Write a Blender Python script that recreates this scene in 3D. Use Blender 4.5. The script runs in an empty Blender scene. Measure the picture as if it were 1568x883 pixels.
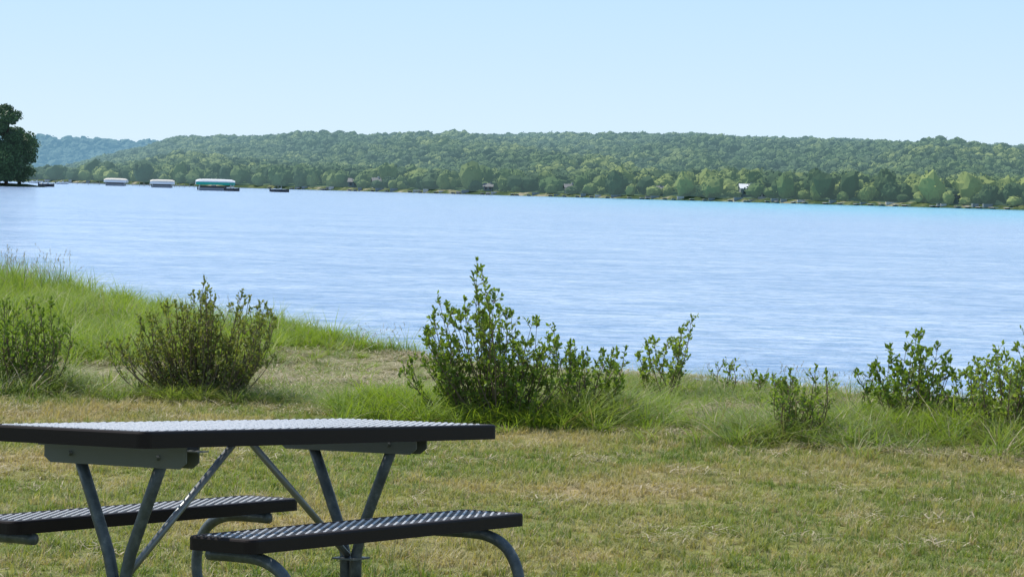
import bpy, bmesh, math, random
import numpy as np
from mathutils import Matrix, Vector
rng=np.random.default_rng(7); random.seed(7)
scene=bpy.context.scene
COL=scene.collection
SX,SY=1.014,.926
WZ=-.68

# ---------------- helpers ----------------
def vnoise(x,y,seed=0):
    x=np.asarray(x,float); y=np.asarray(y,float)
    xi=np.floor(x).astype(np.int64); yi=np.floor(y).astype(np.int64)
    fx=x-xi; fy=y-yi; fx=fx*fx*(3-2*fx); fy=fy*fy*(3-2*fy)
    def h(a,b):
        n=(a*374761393+b*668265263+seed*144665)&0x7fffffff
        n=((n^(n>>13))*1274126177)&0x7fffffff
        return ((n^(n>>16))&0xffff)/65535.
    return (h(xi,yi)*(1-fx)+h(xi+1,yi)*fx)*(1-fy)+(h(xi,yi+1)*(1-fx)+h(xi+1,yi+1)*fx)*fy
def fbm(x,y,seed=0,o=4):
    s=0;a=.5;t=0
    for i in range(o):
        s=s+a*vnoise(np.asarray(x)*2**i,np.asarray(y)*2**i,seed+i*17); t+=a; a*=.5
    return s/t
class MB:
    def __init__(s): s.v=[];s.f=[];s.m=[]
    def add(s,vs,fs,mi=0):
        o=len(s.v); s.v.extend([tuple(v) for v in vs]); s.f.extend([tuple(i+o for i in f) for f in fs]); s.m.extend([mi]*len(fs))
    def obj(s,name,mats,smooth=False,parent=None,link=True,coll=None):
        me=bpy.data.meshes.new(name); me.from_pydata(s.v,[],s.f); 
        for m in mats: me.materials.append(m)
        me.polygons.foreach_set('material_index',s.m)
        if smooth: me.polygons.foreach_set('use_smooth',[True]*len(s.f))
        me.update(); ob=bpy.data.objects.new(name,me)
        if coll: coll.objects.link(ob)
        elif link: COL.objects.link(ob)
        if parent: ob.parent=parent
        return ob
    def box(s,x0,x1,y0,y1,z0,z1,mi=0):
        s.add([(x0,y0,z0),(x1,y0,z0),(x1,y1,z0),(x0,y1,z0),(x0,y0,z1),(x1,y0,z1),(x1,y1,z1),(x0,y1,z1)],
              [(0,3,2,1),(4,5,6,7),(0,1,5,4),(1,2,6,5),(2,3,7,6),(3,0,4,7)],mi)
    def tube(s,path,r,n=10,mi=0,caps=True):
        P=[Vector(p) for p in path]; R=r if hasattr(r,'__len__') else [r]*len(P)
        vs=[];up=None
        for i,p in enumerate(P):
            t=(P[min(i+1,len(P)-1)]-P[max(i-1,0)]).normalized()
            if up is None: up=t.orthogonal().normalized()
            up=(up-t*up.dot(t)).normalized(); b=t.cross(up)
            for k in range(n):
                a=2*math.pi*k/n; vs.append(p+(up*math.cos(a)+b*math.sin(a))*R[i])
        fs=[(i*n+k,i*n+(k+1)%n,(i+1)*n+(k+1)%n,(i+1)*n+k) for i in range(len(P)-1) for k in range(n)]
        if caps: fs+= [tuple(range(n-1,-1,-1)),tuple((len(P)-1)*n+k for k in range(n))]
        s.add(vs,fs,mi)
def smooth_path(pts,n=6):
    P=[np.array(p,float) for p in pts]; P=[2*P[0]-P[1]]+P+[2*P[-1]-P[-2]]; out=[]
    for i in range(1,len(P)-2):
        for k in range(n):
            t=k/n; a,b,c,d=P[i-1:i+3]
            out.append(.5*((2*b)+(-a+c)*t+(2*a-5*b+4*c-d)*t*t+(-a+3*b-3*c+d)*t**3))
    out.append(P[-2]); return [tuple(o) for o in out]

def mat(name,base,rough=.6,spec=.5,metal=0):
    m=bpy.data.materials.new(name); m.use_nodes=True; nt=m.node_tree
    b=nt.nodes['Principled BSDF']; b.inputs['Base Color'].default_value=(*base,1)
    b.inputs['Roughness'].default_value=rough; b.inputs['Specular IOR Level'].default_value=spec; b.inputs['Metallic'].default_value=metal
    return m,nt,b
def ramp(nt,stops):
    r=nt.nodes.new('ShaderNodeValToRGB'); e=r.color_ramp.elements
    while len(e)<len(stops): e.new(.5)
    for i,(p,c) in enumerate(stops): e[i].position=p; e[i].color=(*c,1)
    return r
def noise(nt,scale,detail=4,vec=None,rough=.5):
    n=nt.nodes.new('ShaderNodeTexNoise'); n.inputs['Scale'].default_value=scale; n.inputs['Detail'].default_value=detail; n.inputs['Roughness'].default_value=rough
    if vec is not None: nt.links.new(vec,n.inputs['Vector'])
    return n
def mixc(nt,fac,a,b,mode='MIX'):
    n=nt.nodes.new('ShaderNodeMix'); n.data_type='RGBA'; n.blend_type=mode
    for sock,v in ((n.inputs[0],fac),(n.inputs[6],a),(n.inputs[7],b)):
        if hasattr(v,'is_linked'): nt.links.new(v,sock)
        elif isinstance(v,tuple): sock.default_value=(*v,1)
        else: sock.default_value=v
    return n.outputs[2]
def pos(nt): return nt.nodes.new('ShaderNodeNewGeometry').outputs['Position']
def mrange(nt,src,a,b,c=0.,d=1.):
    m=nt.nodes.new('ShaderNodeMapRange'); m.inputs['From Min'].default_value=a; m.inputs['From Max'].default_value=b; m.inputs['To Min'].default_value=c; m.inputs['To Max'].default_value=d
    nt.links.new(src,m.inputs[0]); return m.outputs[0]

def foliage_mat(name,c1,c2,c3,trans=.35,pscale=.8,haze=None,patch=None,rough=.55,spec=.3,air=None,tint=(1.3,1.35,.6),patch2=None):
    m,nt,b=mat(name,c1,rough,spec)
    g=nt.nodes.new('ShaderNodeNewGeometry'); oi=nt.nodes.new('ShaderNodeObjectInfo')
    r=ramp(nt,[(0,c1),(.5,c2),(1,c3)])
    add=nt.nodes.new('ShaderNodeMath'); add.operation='ADD'
    m1=nt.nodes.new('ShaderNodeMath'); m1.operation='MULTIPLY'; m1.inputs[1].default_value=.5
    m2=nt.nodes.new('ShaderNodeMath'); m2.operation='MULTIPLY'; m2.inputs[1].default_value=.5
    nt.links.new(g.outputs['Random Per Island'],m1.inputs[0]); nt.links.new(oi.outputs['Random'],m2.inputs[0])
    nt.links.new(m1.outputs[0],add.inputs[0]); nt.links.new(m2.outputs[0],add.inputs[1])
    nt.links.new(add.outputs[0],r.inputs[0]); col=r.outputs[0]
    for pt,ps in ((patch,pscale),(patch2,None)):
        if pt:
            n=noise(nt,ps if ps else pt[3],4,g.outputs['Position'],.6); rr=ramp(nt,[(pt[0],(0,0,0)),(pt[1],(1,1,1))]); nt.links.new(n.outputs[0],rr.inputs[0])
            col=mixc(nt,rr.outputs[0],col,pt[2])
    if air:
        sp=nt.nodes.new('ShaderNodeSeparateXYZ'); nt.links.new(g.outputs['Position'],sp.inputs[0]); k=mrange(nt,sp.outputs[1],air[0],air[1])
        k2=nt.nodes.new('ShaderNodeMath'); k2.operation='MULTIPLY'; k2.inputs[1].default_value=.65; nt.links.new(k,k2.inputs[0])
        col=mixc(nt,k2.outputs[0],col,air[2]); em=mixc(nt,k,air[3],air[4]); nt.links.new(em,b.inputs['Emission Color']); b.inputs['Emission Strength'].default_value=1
    nt.links.new(col,b.inputs['Base Color'])
    out=nt.nodes['Material Output']
    if trans>0:
        t=nt.nodes.new('ShaderNodeBsdfTranslucent'); mx=nt.nodes.new('ShaderNodeMixShader'); mx.inputs[0].default_value=trans
        tc=mixc(nt,1.0,col,tint,'MULTIPLY'); nt.links.new(tc,t.inputs[0])
        nt.links.new(b.outputs[0],mx.inputs[1]); nt.links.new(t.outputs[0],mx.inputs[2]); nt.links.new(mx.outputs[0],out.inputs[0])
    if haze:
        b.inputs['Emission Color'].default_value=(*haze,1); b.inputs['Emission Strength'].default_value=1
    return m

def scatter(name,pts,rot,scl,idx,coll):
    me=bpy.data.meshes.new(name); me.from_pydata([tuple(p) for p in pts],[],[])
    a=me.attributes.new('rot','FLOAT_VECTOR','POINT'); a.data.foreach_set('vector',np.asarray(rot,np.float32).ravel())
    a=me.attributes.new('scl','FLOAT_VECTOR','POINT'); a.data.foreach_set('vector',np.asarray(scl,np.float32).ravel())
    a=me.attributes.new('idx','INT','POINT'); a.data.foreach_set('value',np.asarray(idx,np.int32))
    ob=bpy.data.objects.new(name,me); COL.objects.link(ob)
    ng=bpy.data.node_groups.new(name+'_gn','GeometryNodeTree')
    ng.interface.new_socket('Geometry',in_out='INPUT',socket_type='NodeSocketGeometry'); ng.interface.new_socket('Geometry',in_out='OUTPUT',socket_type='NodeSocketGeometry')
    N=ng.nodes; L=ng.links
    gi=N.new('NodeGroupInput'); go=N.new('NodeGroupOutput'); ip=N.new('GeometryNodeInstanceOnPoints'); ci=N.new('GeometryNodeCollectionInfo')
    ci.inputs['Collection'].default_value=coll; ci.inputs['Separate Children'].default_value=True; ci.inputs['Reset Children'].default_value=True
    def na(n,t):
        x=N.new('GeometryNodeInputNamedAttribute'); x.data_type=t; x.inputs['Name'].default_value=n; return x
    r=na('rot','FLOAT_VECTOR'); s=na('scl','FLOAT_VECTOR'); i=na('idx','INT'); e=N.new('FunctionNodeEulerToRotation')
    ip.inputs['Pick Instance'].default_value=True
    L.new(gi.outputs[0],ip.inputs['Points']); L.new(ci.outputs[0],ip.inputs['Instance']); L.new(r.outputs[0],e.inputs[0]); L.new(e.outputs[0],ip.inputs['Rotation'])
    L.new(s.outputs[0],ip.inputs['Scale']); L.new(i.outputs[0],ip.inputs['Instance Index']); L.new(ip.outputs[0],go.inputs[0])
    md=ob.modifiers.new('gn','NODES'); md.node_group=ng
    return ob

# ---------------- camera ----------------
F=4018.; cd=bpy.data.cameras.new('camera'); cam=bpy.data.objects.new('camera',cd); COL.objects.link(cam); scene.camera=cam
cd.sensor_width=36; cd.lens=36*F/1568; cd.clip_end=20000; cd.clip_start=.1
pitch=math.atan(150.2/F)
cam.matrix_world=Matrix.Translation((0,0,1.612))@Matrix.Rotation(math.radians(90)-pitch,4,'X')@Matrix.Rotation(.026,4,'Z')

# ---------------- light ----------------
EL,AZ=math.radians(56),math.radians(-52)
w=bpy.data.worlds.new("World"); scene.world=w; w.use_nodes=True; nt=w.node_tree
sky=nt.nodes.new('ShaderNodeTexSky'); sky.sky_type='NISHITA'; sky.sun_disc=False; sky.sun_elevation=EL; sky.sun_rotation=AZ
sky.air_density=1.0; sky.dust_density=.3; sky.ozone_density=3.0; sky.altitude=300
tc=nt.nodes.new('ShaderNodeTexCoord'); sp=nt.nodes.new('ShaderNodeSeparateXYZ'); nt.links.new(tc.outputs['Generated'],sp.inputs[0])
hz=ramp(nt,[(0,(4.9,6.05,6.9)),(.25,(3.65,5.25,6.9)),(1,(3.0,4.6,6.6))]); nt.links.new(mrange(nt,sp.outputs[2],0,.3),hz.inputs[0])
fac=mrange(nt,sp.outputs[2],.05,.8,.95,.1)
c=mixc(nt,fac,sky.outputs[0],hz.outputs[0])
nt.links.new(c,nt.nodes['Background'].inputs[0]); nt.nodes['Background'].inputs[1].default_value=.15
sd=bpy.data.lights.new('sun','SUN'); sd.energy=5.0; sd.angle=math.radians(.5); sd.color=(1,.95,.86)
so=bpy.data.objects.new('sun',sd); COL.objects.link(so)
dirv=Vector((math.sin(AZ)*math.cos(EL),math.cos(AZ)*math.cos(EL),math.sin(EL)))
so.rotation_euler=dirv.to_track_quat('Z','Y').to_euler(); so.location=(-20,20,40)
scene.view_settings.view_transform='Standard'; scene.view_settings.look='None'

# ---------------- ground ----------------
CX=np.array([-6000,-400,-60,-40,-14,-7.1,-4.8,-2.4,-1.4,1.25,2.9,4.3,10,30,60,6000])*SX
CY=np.array([300,300,130,95,55,40,36,29.4,27.5,25.0,23.4,22.7,22.2,22,22,22])*SY
def crest(x): return np.interp(x,CX,CY)
LX=np.array([-20,-4.5,-2,0,.9,2.5,4,10])*SX; LY=np.array([22,21.3,20.8,19.6,19.2,17.9,17.4,17])*SY
def lawn(x): return np.interp(x,LX,LY)
def gz(x,y):
    c=crest(x)+.8*(fbm(x*.9,x*0+3,5)-.5)
    t=np.clip((y-c)/1.6,0,1)
    bank=np.clip((y-lawn(x))/2,0,1)
    z=.02*(fbm(x*.5,y*.5,3)-.5)+bank*.03*(fbm(x*3,y*3,9)-.5)
    bank=bank*np.clip((c-y)/.8+.4,0,1)
    z=z+bank*(.12*(fbm(x*1.3,y*1.3,11)-.35))
    return z*(1-t)-t*t*(3-2*t)*1.6-np.clip(y-c-1.6,0,20)*.08
def axis(segs):
    o=[]
    for a,b,st in segs: o+=list(np.arange(a,b,st))
    return np.array(sorted(set(np.round(o+[segs[-1][1]],4))))
xs=axis([(-6000,-500,800),(-500,-60,40),(-60,-12,2),(-12,9,.14),(9,40,2),(40,400,40),(400,6000,800)])
ys=axis([(-300,-20,40),(-20,8,2),(8,45,.16),(45,70,1.5),(70,400,20),(400,7000,600)])
X,Y=np.meshgrid(xs,ys); Z=gz(X,Y); nx,ny=len(xs),len(ys)
I=np.arange(nx*ny).reshape(ny,nx)
q=np.stack([I[:-1,:-1],I[:-1,1:],I[1:,1:],I[1:,:-1]],-1).reshape(-1,4)
me=bpy.data.meshes.new('ground'); me.from_pydata(np.stack([X,Y,Z],-1).reshape(-1,3).tolist(),[],q.tolist())
me.polygons.foreach_set('use_smooth',[True]*len(q))
bk=np.clip((Y-lawn(X)-.1+.9*(fbm(X*1.7,Y*1.7,21)-.5))/.8,0,1)
a=me.attributes.new('bank','FLOAT','POINT'); a.data.foreach_set('value',bk.ravel().astype(np.float32))
g=bpy.data.objects.new('ground',me); COL.objects.link(g)
m,nt,b=mat('ground_soil_grass',(.2,.2,.1),.9,.1)
p=pos(nt)
n1=noise(nt,.55,5,p,.6); n2=noise(nt,9,5,p,.7); n3=noise(nt,60,3,p,.7)
r1=ramp(nt,[(.42,(.17,.21,.06)),(.54,(.26,.265,.09)),(.64,(.40,.33,.19))]); nt.links.new(n1.outputs[0],r1.inputs[0])
r2=ramp(nt,[(.3,(.35,.36,.3)),(.7,(1.25,1.2,1.1))]); nt.links.new(n2.outputs[0],r2.inputs[0])
c=mixc(nt,1.0,r1.outputs[0],r2.outputs[0],'MULTIPLY')
r3=ramp(nt,[(.35,(.10,.10,.04)),(.5,(.21,.20,.10)),(.70,(.42,.37,.25))]); nt.links.new(n2.outputs[0],r3.inputs[0])
at=nt.nodes.new('ShaderNodeAttribute'); at.attribute_name='bank'
c=mixc(nt,at.outputs['Fac'],c,r3.outputs[0]); nt.links.new(c,b.inputs['Base Color'])
bp=nt.nodes.new('ShaderNodeBump'); bp.inputs['Strength'].default_value=.8; bp.inputs['Distance'].default_value=.02
nt.links.new(n3.outputs[0],bp.inputs['Height']); nt.links.new(bp.outputs[0],b.inputs['Normal'])
me.materials.append(m)

# ---------------- water ----------------
mb=MB(); 
wx=[-4000,-400,-50,50,400,4000]; wy=[15,60,300,1200,3500]
mb.add([(x,y,WZ) for y in wy for x in wx],[(j*6+i,j*6+i+1,(j+1)*6+i+1,(j+1)*6+i) for j in range(4) for i in range(5)])
m,nt,b=mat('lake_water',(.05,.2,.4),.14,.5); b.inputs['IOR'].default_value=1.33
p=pos(nt)
mp=nt.nodes.new('ShaderNodeMapping'); mp.inputs['Scale'].default_value=(.6,1,1); mp.inputs['Rotation'].default_value=(0,0,.12); nt.links.new(p,mp.inputs[0])
na=noise(nt,3.0,4,mp.outputs[0],.65); nb=noise(nt,.5,4,mp.outputs[0],.65)
ad=nt.nodes.new('ShaderNodeMath'); ad.operation='MULTIPLY_ADD'; ad.inputs[1].default_value=2.4
nt.links.new(nb.outputs[0],ad.inputs[0]); nt.links.new(na.outputs[0],ad.inputs[2])
bp=nt.nodes.new('ShaderNodeBump'); bp.inputs['Strength'].default_value=1; bp.inputs['Distance'].default_value=.12
nt.links.new(ad.outputs[0],bp.inputs['Height']); nt.links.new(bp.outputs[0],b.inputs['Normal'])
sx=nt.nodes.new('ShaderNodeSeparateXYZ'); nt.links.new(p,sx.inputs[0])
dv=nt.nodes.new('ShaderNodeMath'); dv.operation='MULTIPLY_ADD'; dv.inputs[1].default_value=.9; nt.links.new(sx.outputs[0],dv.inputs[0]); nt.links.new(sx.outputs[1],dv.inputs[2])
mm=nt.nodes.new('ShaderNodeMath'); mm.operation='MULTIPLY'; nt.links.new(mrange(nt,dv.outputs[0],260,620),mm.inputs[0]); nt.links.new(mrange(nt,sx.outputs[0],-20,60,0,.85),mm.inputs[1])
nc=noise(nt,2.2,6,mp.outputs[0],.88); rc=ramp(nt,[(.42,(.16,.29,.50)),(.58,(.50,.61,.80))]); nt.links.new(nc.outputs[0],rc.inputs[0])  # light and dark wave facets painted into the base colour
mp2=nt.nodes.new('ShaderNodeMapping'); mp2.inputs['Scale'].default_value=(.4,1,1); nt.links.new(p,mp2.inputs[0])
nd=noise(nt,.16,7,mp2.outputs[0],.9); rd=ramp(nt,[(.42,(.76,.83,.90)),(.58,(1.22,1.14,1.07))]); nt.links.new(nd.outputs[0],rd.inputs[0])  # broader painted ripple contrast for the far water
c=mixc(nt,1.0,rc.outputs[0],rd.outputs[0],'MULTIPLY')
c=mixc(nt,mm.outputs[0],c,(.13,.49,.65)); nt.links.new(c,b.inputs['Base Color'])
mb.obj('lake_water',[m])

# ---------------- hills ----------------
def shoreY(a): return SY*1222/(1+1.25*a*SY/SX)
def px2a(x): return (np.asarray(x,float)-784)/F
RX=px2a([-400,40,100,150,215,265,400,520,650,800,1000,1050,1150,1250,1400,1568,1900,2400])
RH=np.array([0,4,14,36,60,77,81,87,89,95,98,101,98,101,99,98,96,90])
TR=1250.
def hill_z(a,t):
    R=np.interp(a,RX,RH); ys=shoreY(a); Hr=R/F*(ys+TR)-10.5*np.clip(R/60,0,1)
    u=np.clip(t/TR,0,1); prof=.05*np.clip(t/50,0,1)+.95*(.55*u+.45*(u*u*(3-2*u)))
    bump=(fbm(a*22+t*.002,t*.0035,31,3)-.5)*.68*np.sin(np.pi*u)**1.5
    return WZ+.8+np.maximum(Hr,0)*(prof+bump)
def polar_mesh(name,aa,tt,zf,yf,material):
    A,T=np.meshgrid(aa,tt); Yy=yf(A)+T; Xx=A*Yy; Zz=zf(A,T)
    I=np.arange(A.size).reshape(A.shape); q=np.stack([I[:-1,:-1],I[:-1,1:],I[1:,1:],I[1:,:-1]],-1).reshape(-1,4)
    me=bpy.data.meshes.new(name); me.from_pydata(np.stack([Xx,Yy,Zz],-1).reshape(-1,3).tolist(),[],q.tolist()); me.materials.append(material)
    ob=bpy.data.objects.new(name,me); COL.objects.link(ob); return ob
mh,_,bh=mat('forest_floor',(.05,.08,.03),.9,.1); bh.inputs['Emission Color'].default_value=(.04,.075,.08,1); bh.inputs['Emission Strength'].default_value=1  # emission is airlight haze painted onto the floor
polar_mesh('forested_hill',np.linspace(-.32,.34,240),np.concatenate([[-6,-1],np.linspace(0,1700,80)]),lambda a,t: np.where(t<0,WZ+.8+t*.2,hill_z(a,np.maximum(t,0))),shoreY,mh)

def crown_proto(name,coll,mats,seed,nl=260,leaf=.1,lobes=9,sub=3,jit=.12):
    r=np.random.default_rng(seed)
    mb=MB()
    L=[(np.array([0,0,.5]),.40)]
    for i in range(lobes):
        d=r.normal(size=3); d/=np.linalg.norm(d); d[2]=abs(d[2])*.8-.15
        L.append((np.array([0,0,.5])+d*np.array([.33,.33,.33]),r.uniform(.2,.3)))
    bm=bmesh.new(); bmesh.ops.create_icosphere(bm,subdivisions=sub,radius=1)
    for v in bm.verts:
        d=np.array(v.co); best=0
        for c,R in L:
            o=c-np.array([0,0,.5]); bq=o@d; disc=bq*bq-(o@o-R*R)
            if disc>0: best=max(best,bq+math.sqrt(disc))
        k=best*(1+jit*r.normal())
        v.co=Vector((d*k*.93+np.array([0,0,.5])).tolist())
    bm.verts.ensure_lookup_table()
    mb.add([tuple(v.co) for v in bm.verts],[tuple(v.index for v in f.verts) for f in bm.faces],0); bm.free()
    for i in range(nl):
        c,R=L[r.integers(len(L))]; d=r.normal(size=3); d/=np.linalg.norm(d)
        p=c+d*R*r.uniform(.9,1.15)
        n=d+r.normal(size=3)*.7; n/=np.linalg.norm(n); u=np.cross(n,r.normal(size=3)); u/=np.linalg.norm(u); vv=np.cross(n,u); s=leaf*r.uniform(.5,1)
        mb.add([p-u*s,p-vv*s*.6,p+u*s,p+vv*s*.6],[(0,1,2,3)],0)
    return mb.obj(name,mats,coll=coll)
fc=bpy.data.collections.new('forest_crowns')
AIR=(1080*SY,2400*SY,(.08,.12,.095),(.040,.066,.070),(.115,.190,.225))  # distance haze painted in: depth range, base tint, near and far glow
m_far=foliage_mat('forest_leaves',(.04,.075,.028),(.065,.11,.035),(.12,.16,.05),trans=0,pscale=.0060,patch=(.49,.57,(.20,.235,.07)),rough=.85,spec=.05,air=AIR)  # lighter patches paint slope shading into the leaf colour
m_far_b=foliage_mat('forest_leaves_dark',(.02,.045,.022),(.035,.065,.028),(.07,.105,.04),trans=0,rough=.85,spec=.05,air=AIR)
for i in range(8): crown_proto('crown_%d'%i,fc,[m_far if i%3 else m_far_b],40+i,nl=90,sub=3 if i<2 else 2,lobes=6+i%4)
HOUSES=[(538,14,4.6,4.4,2.6,.5,'g','d'),(572,11,3.4,4.4,3.2,.8,'w','d'),(744,9,3.8,3.6,2.2,.5,'g','d'),(868,12,4,4,2.4,.7,'w','d'),(1003,12,4,4,2.4,.6,'g','d'),(1140,20,6,4.5,3.2,.7,'g','w'),(1162,9,3,3,2.3,.6,'w','d'),(1466,12,4,4,2.3,.8,'g','d')]
HA=px2a([h[0] for h in HOUSES]); HT=np.array([h[1] for h in HOUSES])
def forest(name,arange,trange,step,zf,yf,coll,size,seed,jit=.5,keep=None,shrink=0.,r=None):
    r=np.random.default_rng(seed); pts=[]
    t=trange[0]
    while t<trange[1]:
        sh=(1-shrink*min(t/160,1)); st=step*sh*(1+.45*min(t/1400,1)); dist=float(yf(np.array(0.)))+t
        n=int((arange[1]-arange[0])*dist/st)
        a=np.linspace(arange[0],arange[1],n)+r.normal(size=n)*st*.4/dist; tt=t+r.uniform(-jit,jit,n)*st
        Yv=yf(a)+np.maximum(tt,0); pts.append(np.stack([a*Yv,Yv,zf(a,np.maximum(tt,0)),a,tt,np.full(n,sh)],-1)); t+=st*1.25
    P=np.concatenate(pts)
    if keep is not None: P=P[keep(P[:,3],P[:,4],r)]
    n=len(P); w=size*r.uniform(.55,1.4,n)*P[:,5]*(1+.25*np.clip(P[:,4]/1400,0,1)); h=w*r.uniform(.75,1.2,n)
    near=P[:,4]<30; h=np.where(near,h*r.uniform(.8,1.5,n),h)
    P[:,2]-=h*.1
    return scatter(name,P[:,:3],np.stack([r.normal(size=n)*.1,r.normal(size=n)*.1,r.uniform(0,6.28,n)],-1),np.stack([w,w,h],-1),r.integers(0,len(coll.objects),n),coll)
def kp(a,t,r):
    k=np.interp(a,RX,RH)>3
    d=np.abs(a[:,None]-HA[None,:])
    return k&~((d<2.4/1200)&(np.abs(t[:,None]-HT[None,:])<6)).any(1)&~((np.abs(a-px2a(1140))<2.0/1200)&(t<24))
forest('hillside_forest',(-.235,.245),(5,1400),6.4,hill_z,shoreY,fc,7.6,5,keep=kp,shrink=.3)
mh2,_,b2=mat('distant_forest_floor',(.05,.10,.09),.9,.1); b2.inputs['Emission Color'].default_value=(.07,.155,.22,1); b2.inputs['Emission Strength'].default_value=1  # blue distance haze added to the surface as constant emission
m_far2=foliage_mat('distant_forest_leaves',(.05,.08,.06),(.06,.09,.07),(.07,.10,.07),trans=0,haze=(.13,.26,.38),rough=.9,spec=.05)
fc2=bpy.data.collections.new('distant_crowns')
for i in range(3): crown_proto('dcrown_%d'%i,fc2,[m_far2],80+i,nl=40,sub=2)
def dz(a,t):
    Hr=np.interp(a,px2a([-600,0,60,120,200,300,500,900,1500]),[58,61,64,63,62,61,55,30,0])/F*4500-16
    u=np.clip(t/1400,0,1); return WZ+.8+Hr*(u*(1.5-.5*u)+.3*(fbm(a*25,t*.005,55)-.5)*np.sin(np.pi*u))
dy=lambda a: 3100+a*0
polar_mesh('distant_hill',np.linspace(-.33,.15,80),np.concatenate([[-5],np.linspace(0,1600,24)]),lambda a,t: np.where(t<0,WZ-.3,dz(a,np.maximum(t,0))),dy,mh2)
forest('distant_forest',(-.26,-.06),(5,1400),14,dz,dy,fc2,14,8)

def shore_xy(px,t=0):
    a=float(px2a(px)); y=float(shoreY(a))+t; return a*y,y,float(hill_z(np.array(a),np.array(max(t,0.))))
mw,_,_=mat('house_siding',(.5,.5,.48),.7); mr_,_,_=mat('house_roof',(.20,.21,.21),.8); mwn,_,_=mat('house_window',(.05,.06,.07),.2); mwt,_,_=mat('house_roof_white',(.8,.8,.8),.6); mg,_,_=mat('house_siding_grey',(.22,.26,.27),.7)
def house(px,t,w,d,h,rot,sid,roof):
    sid=mg if sid=='g' else mw; roof=mwt if roof=='w' else mr_
    x,y,z=shore_xy(px,t); mb=MB(); mb.box(-w/2,w/2,-d/2,d/2,-1,h,0)
    e=.5; rh=d*.32
    mb.add([(-w/2,-d/2,h),(-w/2,d/2,h),(-w/2,0,h+rh)],[(0,1,2)],0); mb.add([(w/2,-d/2,h),(w/2,d/2,h),(w/2,0,h+rh)],[(0,2,1)],0)
    k=rh/(d/2)
    for s in (-1,1):
        mb.add([(-w/2-e,s*(d/2+e),h-e*k+.03),(w/2+e,s*(d/2+e),h-e*k+.03),(w/2+e,0,h+rh+.05),(-w/2-e,0,h+rh+.05),
                (-w/2-e,s*(d/2+e),h-e*k+.2),(w/2+e,s*(d/2+e),h-e*k+.2),(w/2+e,0,h+rh+.25),(-w/2-e,0,h+rh+.25)],
               [(0,1,2,3),(4,5,6,7),(0,1,5,4),(0,3,7,4),(1,2,6,5)],1)
    nw=max(2,int(w/2.4))
    for f in range(max(1,int(h/2.7))):
        for i in range(nw):
            cx=-w/2+(i+.5)*w/nw; mb.box(cx-.5,cx+.5,-d/2-.05,-d/2-.01,f*2.7+.8,min(f*2.7+2.0,h-.2),2)
    mb.box(w*.2,w*.2+.7,-.3,.4,h+rh*.5,h+rh+.9,0)
    ob=mb.obj('lake_house',[sid,roof,mwn]); ob.location=(x,y,z+.1); ob.rotation_euler=(0,0,rot-.6); return ob
for hp in HOUSES: house(*hp)
mb=MB(); r=np.random.default_rng(3)
for px in list(range(420,1568,22))+[60,90,115,135,150]:
    px+=r.uniform(-12,12); x,y,z=shore_xy(px,0); l=r.uniform(8,16)
    mb.box(x-.8,x+.8,y-l,y+1,WZ+.5,WZ+.75,0)
    if r.random()<.7: mb.box(x+1.5,x+r.uniform(3,6),y-6,y-3.5,WZ+.3,WZ+r.uniform(1,1.9),int(r.integers(1,3)))
mdk,_,_=mat('dock_wood',(.34,.31,.26),.8)
mb.obj('shore_docks',[mdk,mw,mg])
aa=np.linspace(-.2,.24,400); mb=MB(); vs=[]
for a in aa:
    y=float(shoreY(a)); h=.8+1.0*float(fbm(a*300,0,61)); vs+=[(a*(y-5),y-5,WZ-.1),(a*y,y,WZ+h),(a*(y+6),y+6,WZ+h+.2)]
mb.add(vs,[(i*3+k,(i+1)*3+k,(i+1)*3+k+1,i*3+k+1) for i in range(len(aa)-1) for k in range(2)])
msh,nt,b=mat('shore_sand_and_reeds',(.2,.2,.1),.9,.1); n=noise(nt,.09,4,pos(nt),.7); r_=ramp(nt,[(.45,(.04,.07,.03)),(.54,(.10,.13,.05)),(.64,(.30,.27,.19))]); nt.links.new(n.outputs[0],r_.inputs[0]); nt.links.new(r_.outputs[0],b.inputs['Base Color'])
mb.obj('far_shoreline',[msh])

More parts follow.
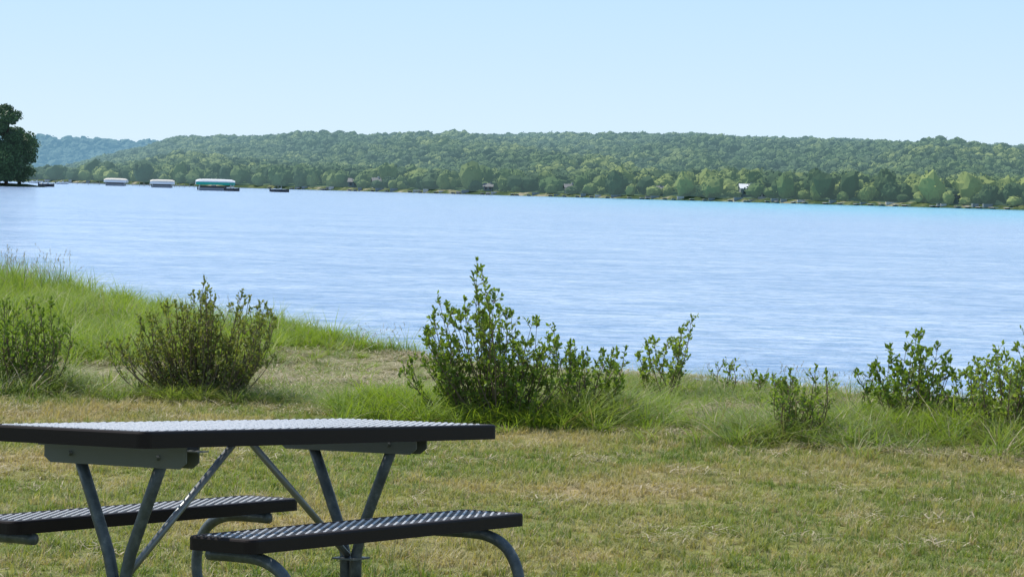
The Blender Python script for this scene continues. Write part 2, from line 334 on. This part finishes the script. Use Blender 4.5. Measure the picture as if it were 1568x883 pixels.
# ---------------- broadleaf trees on left point ----------------
m_bark,nt,b=mat('bark',(.07,.055,.04),.9,.2)
m_tree=foliage_mat('tree_leaves',(.022,.055,.014),(.038,.085,.02),(.07,.13,.035),trans=.2,haze=(.010,.018,.020))
def tree(x,y,z,h,rad,seed,nl=11000):
    r=np.random.default_rng(seed); mb=MB()
    mb.tube([(0,0,-.5),(.1,0,h*.25),(.3,.2,h*.55),(.2,.3,h*.85)],[.5,.38,.24,.05],8,0)
    ends=[]
    for i in range(44):
        z0=h*r.uniform(.08,.78); an=r.uniform(0,6.28); env=rad*math.sin(math.pi*min(.97,(z0/h*.8+.2)))**.5
        l=env*r.uniform(.5,.9); e=np.array([math.cos(an)*l,math.sin(an)*l,z0+l*r.uniform(.1,.4)])
        mb.tube([(0.1,0,z0),(e[0]*.5,e[1]*.5,z0+(e[2]-z0)*.35),tuple(e)],[.16,.1,.03],5,0); ends.append((e,r.uniform(1.3,2.4)))
        if i%2: ends.append((e*np.array([.5,.5,1]),r.uniform(1.4,2.3)))
    for k in range(5): ends.append((np.array([r.normal()*1.2,r.normal()*1.2,h-r.uniform(1.5,4)]),1.9))
    for i in range(nl):
        c,R=ends[r.integers(len(ends))]; d=r.normal(size=3); d/=np.linalg.norm(d); p=c+d*R*r.uniform(.3,1)**.5*np.array([1,1,.75])
        n=d+r.normal(size=3)*.6; n/=np.linalg.norm(n); u=np.cross(n,r.normal(size=3)); u/=np.linalg.norm(u); v=np.cross(n,u); s=r.uniform(.25,.48)
        mb.add([p-u*s,p-v*s*.6,p+u*s,p+v*s*.6],[(0,1,2,3)],1)
    ob=mb.obj('broadleaf_tree',[m_bark,m_tree]); ob.location=(x,y,z); return ob
TY=700*SY
tree((6-784)/F*TY,TY,WZ+.5,20,6.6,1,14000); tree((-40-784)/F*(TY+6),TY+6,WZ+.5,22,7,2); tree((26-784)/F*(TY+10),TY+10,WZ+.4,15,4.2,3,8000); tree((-6-784)/F*(TY-4),TY-4,WZ+.4,11,5.5,4,8000)
mb=MB(); vs=[(0,0,1.4)]; n=40
for ring,(rr,zz) in enumerate([(.5,1.2),(.85,.7),(1,-.6)]):
    for k in range(n):
        an=6.283*k/n; q_=rr*(1+.12*math.sin(3*an+1)); vs.append((q_*math.cos(an)*60,q_*math.sin(an)*18,zz))
fs=[(0,1+k,1+(k+1)%n) for k in range(n)]+[(1+ri*n+k,1+(ri+1)*n+k,1+(ri+1)*n+(k+1)%n,1+ri*n+(k+1)%n) for ri in range(2) for k in range(n)]
mb.add(vs,fs); pn=mb.obj('wooded_point',[msh],True); pn.location=((52-784)/F*TY-60,TY+4,WZ)

# ---------------- boats ----------------
m_wh,_,_=mat('boat_white',(.75,.75,.75),.35); m_gr,_,_=mat('canopy_green',(.01,.36,.26),.6); m_dk,_,_=mat('boat_dark',(.03,.035,.04),.4); m_al,_,_=mat('aluminium',(.45,.46,.47),.4,.5,.6); m_tan,_,_=mat('canopy_tan',(.66,.62,.55),.7)
def canopy(mb,L,W,z,h,mi,mi2=None):
    n=10; sec=[(math.cos(math.pi*k/n),math.sin(math.pi*k/n)) for k in range(n+1)]
    xs_=[-L/2,-L*.42,-L*.2,0,L*.2,L*.42,L/2]; hs=[.55,.9,1,1,1,.9,.55]; vs=[]
    for x_,hh in zip(xs_,hs):
        for c_,s_ in sec: vs.append((x_,c_*W/2,z+s_*h*hh))
        vs.append((x_,-W/2,z-.75)); vs.append((x_,W/2,z-.75))
    m_=n+3; fs=[]; 
    for i in range(len(xs_)-1):
        for k in range(n): fs.append((i*m_+k,(i+1)*m_+k,(i+1)*m_+k+1,i*m_+k+1))
    mb.add(vs,fs,mi)
    fs2=[]
    for i in range(len(xs_)-1): fs2+=[(i*m_+n,(i+1)*m_+n,(i+1)*m_+n+1,i*m_+n+1),(i*m_+0,(i+1)*m_+0,(i+1)*m_+n+2,i*m_+n+2)]
    mb.add(vs,fs2,mi if mi2 is None else mi2)
    mb.add(vs,[tuple([n+1]+list(range(n,-1,-1))+[n+2]),tuple(6*m_+j for j in ([n+2]+list(range(n+1))+[n+1]))],mi)
def hull(mb,L,W,z0,h,mi,mi2):
    st=[(-.5,.8,1),(-.2,1,1),(.15,.98,1.02),(.38,.6,1.12),(.5,.04,1.25)]; vs=[]
    for t,wf,hf in st: vs+=[(t*L,0,z0),(t*L,W/2*wf*.8,z0+h*.3),(t*L,W/2*wf,z0+h*hf),(t*L,-W/2*wf,z0+h*hf),(t*L,-W/2*wf*.8,z0+h*.3)]
    fs=[]
    for i in range(4):
        for k in range(5):
            if k!=2: fs.append((i*5+k,(i+1)*5+k,(i+1)*5+(k+1)%5,i*5+(k+1)%5))
    mb.add(vs,fs+[(0,1,2,3,4)],mi); mb.add(vs,[(i*5+2,(i+1)*5+2,(i+1)*5+3,i*5+3) for i in range(4)],mi2)
def boat_lift(px,D,L,W,top,mi,mi2,rot,name='boat_lift'):
    y=D*SY; x=(px-784)/F*y; mb=MB()
    canopy(mb,L,W,top-.95,.9,mi,mi2)
    for sx_ in (-.4,.4):
        for sy_ in (-.42,.42):
            mb.tube([(sx_*L,sy_*W,-.8),(sx_*L,sy_*W,top-.9)],.09,6,3)
        mb.tube([(sx_*L,-.42*W,.15),(sx_*L,.42*W,.15)],.08,6,3)
    for sy_ in (-.42,.42): mb.tube([(-.4*L,sy_*W,top-1.0),(.4*L,sy_*W,top-1.0)],.06,6,3)
    for sy_ in (-.28,.28): mb.tube([(-.42*L,sy_*W,.3),(.36*L,sy_*W,.3),(.42*L,sy_*W,.45)],[.3,.3,.08],8,3)
    mb.box(-.42*L,.4*L,-.36*W,.36*W,.6,.72,3); mb.box(-.40*L,.36*L,-.35*W,-.33*W,.72,1.3,4); mb.box(-.40*L,.36*L,.33*W,.35*W,.72,1.3,4)
    mb.box(-.1*L,.02*L,-.1*W,.1*W,.72,1.5,0); mb.box(-.38*L,-.28*L,-.3*W,.3*W,.72,1.15,0); mb.box(-.46*L,-.43*L,-.12,.12,.1,1.3,4)
    ob=mb.obj(name,[m_wh,m_gr,m_tan,m_al,m_dk]); ob.location=(x,y,WZ); ob.rotation_euler=(0,0,rot)
boat_lift(326,800,11,3.6,3.3,0,1,.15); boat_lift(245,1000,8.6,3.2,2.9,2,0,.1); boat_lift(174,1100,9,3.2,3.0,2,0,-.1)
def motor_boat(px,D,L,rot,dark=True):
    y=D*SY; x=(px-784)/F*y; mb=MB()
    hull(mb,L,L*.33,-.15,.9,1 if dark else 0,0); mb.box(-.02*L,.08*L,-.25*L*.5,.25*L*.5,.6,1.15,0)
    mb.add([(.10*L,-.13*L,.75),(.10*L,.13*L,.75),(.04*L,.12*L,1.35),(.04*L,-.12*L,1.35)],[(0,1,2,3)],2)
    for s in (-1,1): mb.tube([(-.1*L,s*.14*L,.7),(-.1*L,s*.14*L,1.9)],.04,5,3); mb.tube([(.1*L,s*.14*L,.7),(.08*L,s*.14*L,1.9)],.04,5,3)
    mb.box(-.18*L,.14*L,-.16*L,.16*L,1.9,2.0,1); mb.box(-.56*L,-.5*L,-.2,.2,.1,1.2,1); mb.box(-.35*L,-.22*L,-.12*L,.12*L,.5,1.05,0)
    ob=mb.obj('motor_boat',[m_wh,m_dk,m_al,m_al]); ob.location=(x,y,WZ); ob.rotation_euler=(0,0,rot)
motor_boat(425,820,5.4,.1); motor_boat(68,760,4.2,.4); motor_boat(352,790,4.2,-.1); motor_boat(92,1150,5,.1,False); motor_boat(52,1250,6,.2,False)
mb=MB(); 
for x0,x1,D in [(-190,-140,1190),(-150,-128,1150)]:
    mb.box(x0*SX,x1*SX,D*SY,D*SY+1.6,.45+WZ,.7+WZ)
    for i in range(12): xx=(x0+(x1-x0)*i/11)*SX; mb.tube([(xx,D*SY-.1,WZ-.5),(xx,D*SY-.1,WZ+1.4)],.1,5)
mb.obj('boat_dock',[mdk])

# ---------------- picnic table ----------------
emp=bpy.data.objects.new('picnic_table',None); COL.objects.link(emp)
emp.matrix_world=Matrix.Translation((-.919,9.142,0))@Matrix.Rotation(.9462,4,'Z')@Matrix.Rotation(.027,4,'Y')@Matrix.Rotation(-.040,4,'X')
m_coat,nt,b=mat('brown_thermoplastic_coating',(.013,.0075,.006),.55,.2)
n=noise(nt,90,3,pos(nt)); bp=nt.nodes.new('ShaderNodeBump'); bp.inputs['Strength'].default_value=.15; bp.inputs['Distance'].default_value=.002; nt.links.new(n.outputs[0],bp.inputs['Height']); nt.links.new(bp.outputs[0],b.inputs['Normal'])
m_mesh,nt,b=mat('coated_expanded_metal',(.12,.105,.10),.3,.7)
n=noise(nt,9,4,pos(nt),.7); r_=ramp(nt,[(.35,(.06,.05,.048)),(.65,(.17,.155,.15))]); nt.links.new(n.outputs[0],r_.inputs[0]); nt.links.new(r_.outputs[0],b.inputs['Base Color'])  # dark coating lightened in colour to stand for sun and sky glare
m_knuck,nt,b=mat('painted_glint_coating',(.66,.65,.64),.35,.7)  # pale colour paints glare glints onto the strand crossings
m_stl,nt,b=mat('painted_steel_tube',(.07,.085,.09),.45,.5)
n=noise(nt,25,4,pos(nt),.6); r_=ramp(nt,[(.4,(.045,.055,.06)),(.6,(.08,.095,.10)),(.75,(.16,.17,.17))]); nt.links.new(n.outputs[0],r_.inputs[0]); nt.links.new(r_.outputs[0],b.inputs['Base Color'])
m_galv,nt,b=mat('galvanised_steel',(.22,.23,.23),.4,.5,.5)
m_plate,nt,b=mat('bracket_steel',(.10,.11,.105),.5,.5)
def rim(name,L,W,z,h,rad=.035,tk=.012,parent=None):
    prof=[(0,-h),(0,-.008),(-.003,-.002),(-.009,0),(-.026,0),(-.030,-.004),(-.030,-.012),(-tk,-.014),(-tk,-h)]
    path=[]
    for cx,cy,a0 in ((L/2-rad,W/2-rad,0),(-L/2+rad,W/2-rad,90),(-L/2+rad,-W/2+rad,180),(L/2-rad,-W/2+rad,270)):
        for k in range(7):
            a=math.radians(a0+k*15); path.append((cx,cy,math.cos(a),math.sin(a)))
    n=len(prof); vs=[]
    for cx,cy,ca,sa in path:
        for o,zz in prof: vs.append((cx+ca*(rad+o),cy+sa*(rad+o),z+zz))
    N=len(path); fs=[(i*n+k,((i+1)%N)*n+k,((i+1)%N)*n+(k+1)%n,i*n+(k+1)%n) for i in range(N) for k in range(n)]
    mb=MB(); mb.add(vs,fs); return mb.obj(name,[m_coat],parent=parent or emp)
def lattice(name,L,W,z,px=.046,py=.030,wd=.0072,th=.0016,yoff=0,parent=None,kn=1.):
    mb=MB(); x0,x1,y0,y1=-L/2,L/2,-W/2,W/2; k=py/px
    for s in (1,-1):
        c=-py*int((W/2+k*L/2)/py+2); cmax=y1+k*L/2
        zz=z-(0 if s>0 else .0010)
        while c<cmax:
            pts=[]
            for X_ in (x0,x1):
                yy=s*k*X_+c
                if y0<=yy<=y1: pts.append((X_,yy))
            for Y_ in (y0,y1):
                xx=(Y_-c)/(s*k)
                if x0<xx<x1: pts.append((xx,Y_))
            if len(pts)>=2:
                a_,b_=Vector(pts[0]),Vector(pts[-1])
                if (b_-a_).length>.01:
                    d=(b_-a_).normalized(); nn=Vector((-d.y,d.x))
                    cs=[(-wd/2,-th),(-wd*.42,-th*.35),(-wd*.2,0),(wd*.2,0),(wd*.42,-th*.35),(wd/2,-th)]
                    v=[]
                    for e in (a_,b_):
                        for o,h_ in cs: v.append((e.x+nn.x*o,e.y+nn.y*o+yoff,zz+h_))
                    mb.add(v,[(i,i+6,i+7,i+1) for i in range(5)]+[(5,11,6,0)])
            c+=py
    i=-int(L/px)-1
    r=random.Random(5)
    while i*px/2<x1-.01:
        X_=i*px/2
        if X_>x0+.01:
            j=-int(W/py)-2
            while j*py/2<y1-.01:
                Y_=j*py/2
                if Y_>y0+.01 and (i+j)%2==0:
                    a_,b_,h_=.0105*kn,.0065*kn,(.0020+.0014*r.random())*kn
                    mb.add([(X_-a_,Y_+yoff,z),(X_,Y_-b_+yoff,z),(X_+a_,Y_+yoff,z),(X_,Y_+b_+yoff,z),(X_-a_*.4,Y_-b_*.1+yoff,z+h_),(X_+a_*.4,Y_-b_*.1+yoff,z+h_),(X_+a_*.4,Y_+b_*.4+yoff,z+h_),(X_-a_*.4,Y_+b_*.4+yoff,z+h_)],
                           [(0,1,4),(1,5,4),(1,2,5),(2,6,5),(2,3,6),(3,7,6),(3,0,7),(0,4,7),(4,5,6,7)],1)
                j+=1
        i+=1
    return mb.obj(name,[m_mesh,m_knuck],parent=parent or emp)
TL,TW=1.90,.75
top=bpy.data.objects.new('table_top',None); COL.objects.link(top); top.parent=emp
top.location=(.065+TL/2,0,.75); top.rotation_euler=(0,.0185,0)
o=rim('top_rim',TL,TW,0,.054,parent=top); o.location=(-TL/2,0,0)
o=lattice('top_mesh',TL-.05,TW-.05,-.001,parent=top,kn=1.15); o.location=(-TL/2,0,0)
mb=MB()
for x in (-.85,-.606,-.2,.2,.606,.85): mb.box(x-.012,x+.012,-TW/2+.02,TW/2-.02,-.026,-.012)
o=mb.obj('top_ribs',[m_coat],parent=top); o.location=(-TL/2,0,0)
SO=.671
for s,nm in ((-1,'seat'),(1,'seat_far')):
    o=rim(nm+'_rim',1.49,.28,.45,.046); o.location=(.035,s*(SO-.14),0)
    o=lattice(nm+'_mesh',1.44,.235,.449,yoff=s*(SO-.14),kn=.75); o.location=(.035,0,0)
mb=MB()
for s in (-1,1):
    for x in (-.6,0,.6): mb.box(x-.012,x+.012,s*(SO-.14)-.125,s*(SO-.14)+.125,.425,.438)
mb.obj('seat_ribs',[m_coat],parent=emp)
BX,BW=.606,.325
mb=MB(); mp_=MB(); mg_=MB()
for sx_ in (-1,1):
    x=sx_*BX; up=.004 if sx_>0 else .026
    sh=[(-BW,.712+up),(BW,.712+up),(BW,.672),(BW-.03,.652),(-BW+.03,.652),(-BW,.672)]
    for dx in (-.03,.03):
        t=.004; mp_.add([(x+dx-t/2,a,c) for a,c in sh]+[(x+dx+t/2,a,c) for a,c in sh],[(5,4,3,2,1,0),(6,7,8,9,10,11)]+[(i,(i+1)%6,(i+1)%6+6,i+6) for i in range(6)])
    mp_.box(x-.0278,x+.0278,-BW-.045,BW+.035,.7085,.7125)
    for yy in (-.2,.2):
        mp_.tube([(x-.045,yy,.685),(x+.045,yy,.685)],.009,6)
    for s in (-1,1):
        mb.tube([(x,s*.205,.705),(x,s*.13,.54),(x,s*.05,.36),(x,s*.026,.27),(x,s*.024,.02)],.0205,12)
        pth=smooth_path([(x,s*.40,.383),(x,s*.52,.384),(x,s*.62,.378),(x,s*.70,.345),(x,s*.75,.28),(x,s*.768,.2),(x,s*.755,.12),(x,s*.70,.05),(x,s*.6,.024),(x,s*.3,.024),(x,s*.03,.024)],5)
        mb.tube(pth,.0205,12)
        mp_.box(x-.02,x+.02,s*(SO-.14)-.12,s*(SO-.14)+.12,.4035,.4075)
    mp_.box(x-.05,x+.05,-.05,.05,.255,.262)
    mg_.tube([(x-sx_*.02,0,.27),(sx_*.05,0,.70)],.0125,10)
    mg_.box(sx_*.05-.03,sx_*.05+.03,-.02,.02,.702,.7085)
mb.obj('frame_legs',[m_stl],True,parent=emp); mp_.obj('frame_brackets',[m_plate],parent=emp); mg_.obj('diagonal_braces',[m_galv],True,parent=emp)

# ---------------- grass ----------------
def blade(mb,x,y,ang,h,w,lean,mi=0,seg=3,curl=1.):
    dx,dy=math.cos(ang),math.sin(ang); px,py=-dy,dx; vs=[]
    for i in range(seg):
        t=i/seg; o=lean*h*t**(1+curl); ww=w*(1-t*.75)/2; z=h*t*(1-.25*lean*t)
        vs+=[(x+dx*o-px*ww,y+dy*o-py*ww,z),(x+dx*o+px*ww,y+dy*o+py*ww,z)]
    o=lean*h; vs.append((x+dx*o,y+dy*o,h*(1-.25*lean)))
    fs=[(2*i,2*i+1,2*i+3,2*i+2) for i in range(seg-1)]+[(2*seg-2,2*seg-1,2*seg)]
    mb.add(vs,fs,mi)
m_g1=foliage_mat('lawn_green',(.135,.20,.045),(.22,.27,.065),(.34,.345,.11),trans=.35,pscale=.55,patch=(.49,.63,(.43,.35,.19)),patch2=(.53,.62,(.48,.41,.24),2.6))
m_g2=foliage_mat('lawn_dry',(.36,.28,.15),(.48,.39,.23),(.28,.24,.10),trans=.25)
m_g3=foliage_mat('tall_green_grass',(.15,.23,.03),(.22,.31,.045),(.32,.38,.08),trans=.45)
m_g4=foliage_mat('tall_dull_grass',(.14,.21,.045),(.20,.275,.07),(.32,.34,.13),trans=.4)
m_st=foliage_mat('straw',(.34,.28,.17),(.48,.41,.27),(.25,.20,.11),trans=.15)
TS=.5
gc=bpy.data.collections.new('lawn_tiles')
for i in range(9):
    r=random.Random(i); mb=MB()
    for k in range(180):
        cx,cy=r.uniform(-.27,.27),r.uniform(-.27,.27); hh=r.choice([.4,.6,.9,1.1,1.9]); dryc=r.random()<.17
        for j in range(r.randint(4,13)):
            dry=dryc or r.random()<.10; a=r.uniform(0,6.28); q=.022*math.sqrt(r.random())
            blade(mb,cx+q*math.cos(a),cy+q*math.sin(a),r.uniform(0,6.28),r.uniform(.02,.046)*hh*(.8 if dry else 1),r.uniform(.004,.0075),r.uniform(.2,1.4),1 if dry else 0,2)
    mb.obj('t%d'%i,[m_g1,m_g2],coll=gc)
tx,ty=np.meshgrid(np.arange(-5.5,5.6,TS),np.arange(9.2,21,TS)); tx=tx.ravel(); ty=ty.ravel()
k=(np.abs(tx)<.2*ty+.9)&(ty<lawn(tx)+.45); tx,ty=tx[k],ty[k]; n=len(tx)
scatter('lawn_grass',np.stack([tx,ty,gz(tx,ty)-.004],-1),np.stack([tx*0,tx*0,rng.integers(0,4,n)*math.pi/2],-1),np.stack([np.ones(n),np.ones(n),.7+.7*fbm(tx*.8,ty*.8,72)],-1),rng.integers(0,9,n),gc)
def pts_in(n,x0,x1,y0,y1,wedge=True):
    x=rng.uniform(x0,x1,n); y=rng.uniform(y0,y1,n)
    k=(np.abs(x)<.205*y+.4) if wedge else np.ones(n,bool); return x[k],y[k]
tg=bpy.data.collections.new('tall_tufts')
for i in range(12):
    r=random.Random(100+i); mb=MB(); green=i<5; stems=i>=10
    for k in range(7 if stems else 40):
        a=r.uniform(0,6.28); q=.10*math.sqrt(r.random()); st=r.random()<(.06 if green else .15)
        if stems:
            x0,y0=q*math.cos(a),q*math.sin(a); h=r.uniform(.6,1.0); l=r.uniform(.05,.3); dx,dy=math.cos(a)*l,math.sin(a)*l
            blade(mb,x0,y0,a,h,.004,l,0,3)
            for j in range(6):
                t=.84+.03*j; xx,yy,zz=x0+dx*h*t*t,y0+dy*h*t*t,h*t*(1-.25*l*t)
                b_=r.uniform(0,6.28); mb.add([(xx,yy,zz),(xx+math.cos(b_)*.010,yy+math.sin(b_)*.010,zz+.03),(xx+math.cos(b_+.5)*.004,yy+math.sin(b_+.5)*.004,zz+.045)],[(0,1,2)],1)
        else: blade(mb,q*math.cos(a),q*math.sin(a),r.uniform(0,6.28) if r.random()<.4 else a,r.uniform(.35,1.0),r.uniform(.007,.014),r.uniform(.1,.8),1 if st else 0,3)
    mb.obj('g%02d'%i,[m_g3 if green else m_g4,m_st],coll=tg)
def tuft(x,y,h,green,spread=1.):
    return np.stack([x,y,gz(x,y)-.01,h,green*np.ones_like(x),spread*np.ones_like(x)],-1)
def blob(n,px,py,rx,ry,h0,h1,green,spread=1.):
    x=px*SX+rng.normal(size=n)*rx; y=py*SY+rng.normal(size=n)*ry; return tuft(x,y,rng.uniform(h0,h1,n),green,spread)
T=[]
x,y=pts_in(11500,-13,7,15,44,False); c=crest(x); l=lawn(x)
k=(y>l-.1)&(y<c+.5); x,y,c,l=x[k],y[k],c[k],l[k]
d=fbm(x*1.1,y*1.1,81); straw=np.exp(-((x+.95)/.9)**2)*(y<27.2*SY)+.9*np.exp(-((x+3.0)/.45)**2)*(y<24*SY); straw=np.clip(straw,0,1)
right=(x>.3*1); left=(x<-2.2)&(y>24*SY)
pr=np.where(left,1.,np.where(right,np.clip(d*2.2-.4,.0,1),np.clip(d*2.0-.3,0,1)))*(1-np.clip(straw,0,.35))
k=rng.random(len(x))<pr; x,y,c=x[k],y[k],c[k]; left=left[k]; right=right[k]; straw=straw[k]
hl=.17+.30*fbm(x*.9,y*.9,83)
h=np.where(left,hl*rng.uniform(.7,1.3,len(x)),rng.uniform(.06,.24,len(x))*(1-.55*straw))*np.where((y>c-.8)&~left,.5,1)
T.append(tuft(x,y,h,np.where(left,rng.random(len(x))<.85,rng.random(len(x))<.5)*1.))
T.append(blob(300,-2.0,28.6,.55,.5,.16,.36,1)); T.append(blob(60,-1.1,27.6,.5,.3,.12,.26,1,.8)); T.append(blob(220,-.75,20.2,.22,.3,.12,.28,1))
T.append(blob(150,.4,20.4,.4,.4,.12,.30,1)); T.append(blob(200,2.2,19,.6,.5,.10,.26,0)); T.append(blob(260,3.3,19,.7,.5,.12,.30,0))
T.append(blob(160,-3.7,21.5,.35,.3,.15,.3,0)); T.append(blob(120,-2.3,20.9,.5,.15,.08,.18,0)); T.append(blob(100,-6.7,38,.5,1.5,.4,.72,1,.35)); T.append(blob(140,1.2,22.6,.6,.5,.08,.2,0)); T.append(blob(140,0,19.4,.5,.2,.12,.25,1))
T.append(blob(140,.5,20,.2,.3,.18,.32,0)); T.append(blob(140,1.9,18.6,.25,.2,.10,.22,0)); T.append(blob(180,2.8,19.3,.4,.3,.15,.28,1)); T.append(blob(24,1.6,23.3,1.2,.3,.14,.26,0,.25))
T.append(blob(40,2.3,20.5,1.2,1.2,.22,.34,-1,1)); T.append(blob(16,-1.2,27,.9,.6,.2,.34,-1,1)); T.append(blob(30,-6.4,37,.7,2,.45,.8,-1,1)); T.append(blob(14,-3.2,30,.6,1.5,.3,.5,-1,1))
T=np.concatenate(T); n=len(T); idx=np.where(T[:,4]>.5,rng.integers(0,5,n),rng.integers(5,10,n)); idx=np.where(T[:,4]<0,rng.integers(10,12,n),idx)
scatter('tall_shore_grass',T[:,:3],np.stack([rng.normal(size=n)*.12,rng.normal(size=n)*.12,rng.uniform(0,6.28,n)],-1),np.stack([.6*T[:,5]+T[:,3]*.9,.6*T[:,5]+T[:,3]*.9,T[:,3]],-1),idx,tg)
sc_=bpy.data.collections.new('straw_bits')
for i in range(5):
    r=random.Random(200+i); mb=MB()
    for k in range(40):
        a=r.uniform(0,6.28); L_=r.uniform(.05,.14); x0=r.gauss(0,.09); y0=r.gauss(0,.09); z0=r.uniform(.003,.03); z1=r.uniform(.003,.045); wv=r.uniform(.0015,.004)
        dx,dy=math.cos(a),math.sin(a); xm,ym=x0+dx*L_*.5+r.gauss(0,.008),y0+dy*L_*.5+r.gauss(0,.008)
        mb.add([(x0-dy*wv,y0+dx*wv,z0),(x0+dy*wv,y0-dx*wv,z0),(xm+dy*wv,ym-dx*wv,(z0+z1)/2+.006),(xm-dy*wv,ym+dx*wv,(z0+z1)/2+.006),(x0+dx*L_,y0+dy*L_,z1)],[(0,1,2,3),(3,2,4)])
    mb.obj('s%d'%i,[m_st],coll=sc_)
x,y=pts_in(7500,-7,6,16,30); k=(y>lawn(x)-.3)&(y<crest(x)+.2)&(rng.random(len(x))<.2+.8*(fbm(x*1.4,y*1.4,91)>.48)); x,y=x[k],y[k]
x2,y2=pts_in(260,-4,4,10,20); k=fbm(x2*.7,y2*.7,93)>.5; x=np.concatenate([x,x2[k]]); y=np.concatenate([y,y2[k]])
n=len(x)
scatter('straw_litter',np.stack([x,y,gz(x,y)],-1),np.stack([x*0,x*0,rng.uniform(0,6.28,n)],-1),np.repeat(rng.uniform(.6,1.3,n)[:,None],3,1),rng.integers(0,5,n),sc_)

# ---------------- bushes ----------------
m_stem,_,_=mat('bush_stem',(.16,.12,.08),.8,.2)
m_b1=foliage_mat('bush_leaves_green',(.11,.18,.03),(.18,.26,.045),(.31,.38,.10),trans=.45,spec=.35,rough=.5)
m_b2=foliage_mat('bush_leaves_dull',(.11,.17,.04),(.18,.225,.055),(.29,.29,.10),trans=.42,spec=.3,rough=.5)
def leaf(mb,p,d,s,r,mi):
    d=d/np.linalg.norm(d); u=np.cross(d,r.normal(size=3)); u/=np.linalg.norm(u); n=np.cross(u,d); w=s*.26
    mb.add([p,p+d*s*.35+u*w,p+d*s*.75+u*w*.8,p+d*s-n*s*.1,p+d*s*.75-u*w*.8,p+d*s*.35-u*w,p+d*s*.5-n*s*.08],[(0,1,6),(0,6,5),(1,2,3,6),(6,3,4,5)],mi)
def bush(x,y,stems,prof,seed,lm,leaf_s=.034,dens=1.,lift=.15,bare=.0,jx=.06,yd=.22):
    r=np.random.default_rng(seed); mb=MB(); x*=SX;y*=SY
    for i in range(stems):
        tx,hh=prof[i%len(prof)]; tx=tx+r.normal()*jx; hh=hh*r.uniform(.66,1.03); ty=r.normal()*yd
        b0=np.array([tx*.4+r.normal()*.05,ty*.3+r.normal()*.05,-.03]); tip=np.array([tx,ty,hh]); mid=(b0+tip)/2+np.array([tx*.1+r.normal()*.03,r.normal()*.03,.03*hh])
        path=smooth_path([b0,mid,tip],5); np_=len(path)
        mb.tube(path,[.006*(1-.75*k/(np_-1)) for k in range(np_)],4,0,False)
        P=np.array(path)
        ns=int(5+hh*11)
        for j in range(ns):
            t=r.uniform(lift,1.0); q=P[min(int(t*(np_-1)),np_-1)]; an=r.uniform(0,6.28); L=r.uniform(.05,.17)*(1.15-.6*t)
            dr=np.array([math.cos(an)*.7,math.sin(an)*.7,r.uniform(.4,1.2)]); dr/=np.linalg.norm(dr); e=q+dr*L
            mb.tube([q,q+dr*L*.5+np.array([0,0,.005]),e],[.0028,.002,.001],3,0,False)
            if r.random()<bare: continue
            for k in range(int((3+L*45)*dens)):
                s=r.uniform(.15,1.05); ld=dr*.6+r.normal(size=3)*.6+np.array([0,0,.2]); leaf(mb,q+dr*L*min(s,1),ld,leaf_s*r.uniform(.5,1.15),r,1)
        for k in range(int(10*dens)):
            leaf(mb,P[-1]-np.array([0,0,r.uniform(0,.06)]),np.array([r.normal()*.5,r.normal()*.5,.8]),leaf_s*r.uniform(.6,1.1),r,1)
    ob=mb.obj('bush',[m_stem,lm]); ob.location=(x,y,float(gz(np.array(x),np.array(y)))); return ob
bush(-.07,19.6,100,[(-.50,.74),(-.38,.8),(-.28,.90),(-.18,1.10),(-.12,1.02),(-.05,.9),(.02,.92),(.1,.8),(.2,.72),(.3,.7),(-.45,.6),(-.3,.6),(.4,.6),(.0,.6),(.2,.5),(-.50,.45),(-.4,.35),(.1,.4),(.35,.4)],11,m_b1,.036,1.1,lift=.05)
bush(.50,19.9,32,[(-.2,.66),(-.1,.56),(0,.5),(.1,.52),(.2,.6),(.25,.4),(-.05,.4),(.25,.55)],12,m_b1,.034,1.0,jx=.04)
bush(-2.3,21.1,130,[(-.5,.6),(-.38,.68),(-.28,.74),(-.12,.76),(0,.78),(-.02,.88),(.08,.80),(.18,.72),(.3,.80),(.4,.76),(.5,.68),(-.55,.45),(.54,.64),(-.2,.55),(.2,.5),(.45,.4),(0,.6),(-.4,.35),(.3,.35)],13,m_b2,.029,1.15,bare=.08,lift=.05)
bush(-3.62,21.3,60,[(-.3,.8),(-.15,.75),(0,.72),(.12,.6),(.2,.7),(.3,.55),(-.4,.6),(.1,.45),(-.1,.5)],14,m_b1,.032,.9)
bush(-4.3,21.6,40,[(-.3,.8),(-.15,.9),(0,.82),(.12,.7),(.2,.7)],24,m_b1,.032,.8)
bush(1.22,22.3,13,[(-.20,.5),(-.10,.52),(.08,.66),(.15,.70),(.0,.5),(-.15,.35),(.1,.5)],15,m_b1,.040,.95,.25,jx=.02)
bush(2.77,19.6,36,[(-.25,.5),(-.12,.6),(0,.68),(.1,.62),(.2,.55),(-.2,.4),(.1,.4)],16,m_b1,.04,1.)
bush(3.3,19.2,50,[(-.3,.5),(-.15,.55),(0,.62),(.15,.6),(.25,.72),(.35,.7),(.1,.4)],17,m_b1,.038,1.)
bush(3.95,19.4,34,[(-.3,.7),(-.15,.85),(0,.9),(.15,.8)],27,m_b1,.038,1.)
bush(1.88,18.7,26,[(-.14,.46),(0,.50),(.14,.5),(-.05,.4),(.05,.3)],18,m_b1,.030,.9,jx=.03)
bush(1.72,22.8,4,[(0,.26),(.03,.32)],19,m_b1,.035,.6,jx=.02); bush(1.95,22.5,5,[(0,.2),(.05,.16)],20,m_b1,.035,.6,jx=.02)
print('SCENE DONE')
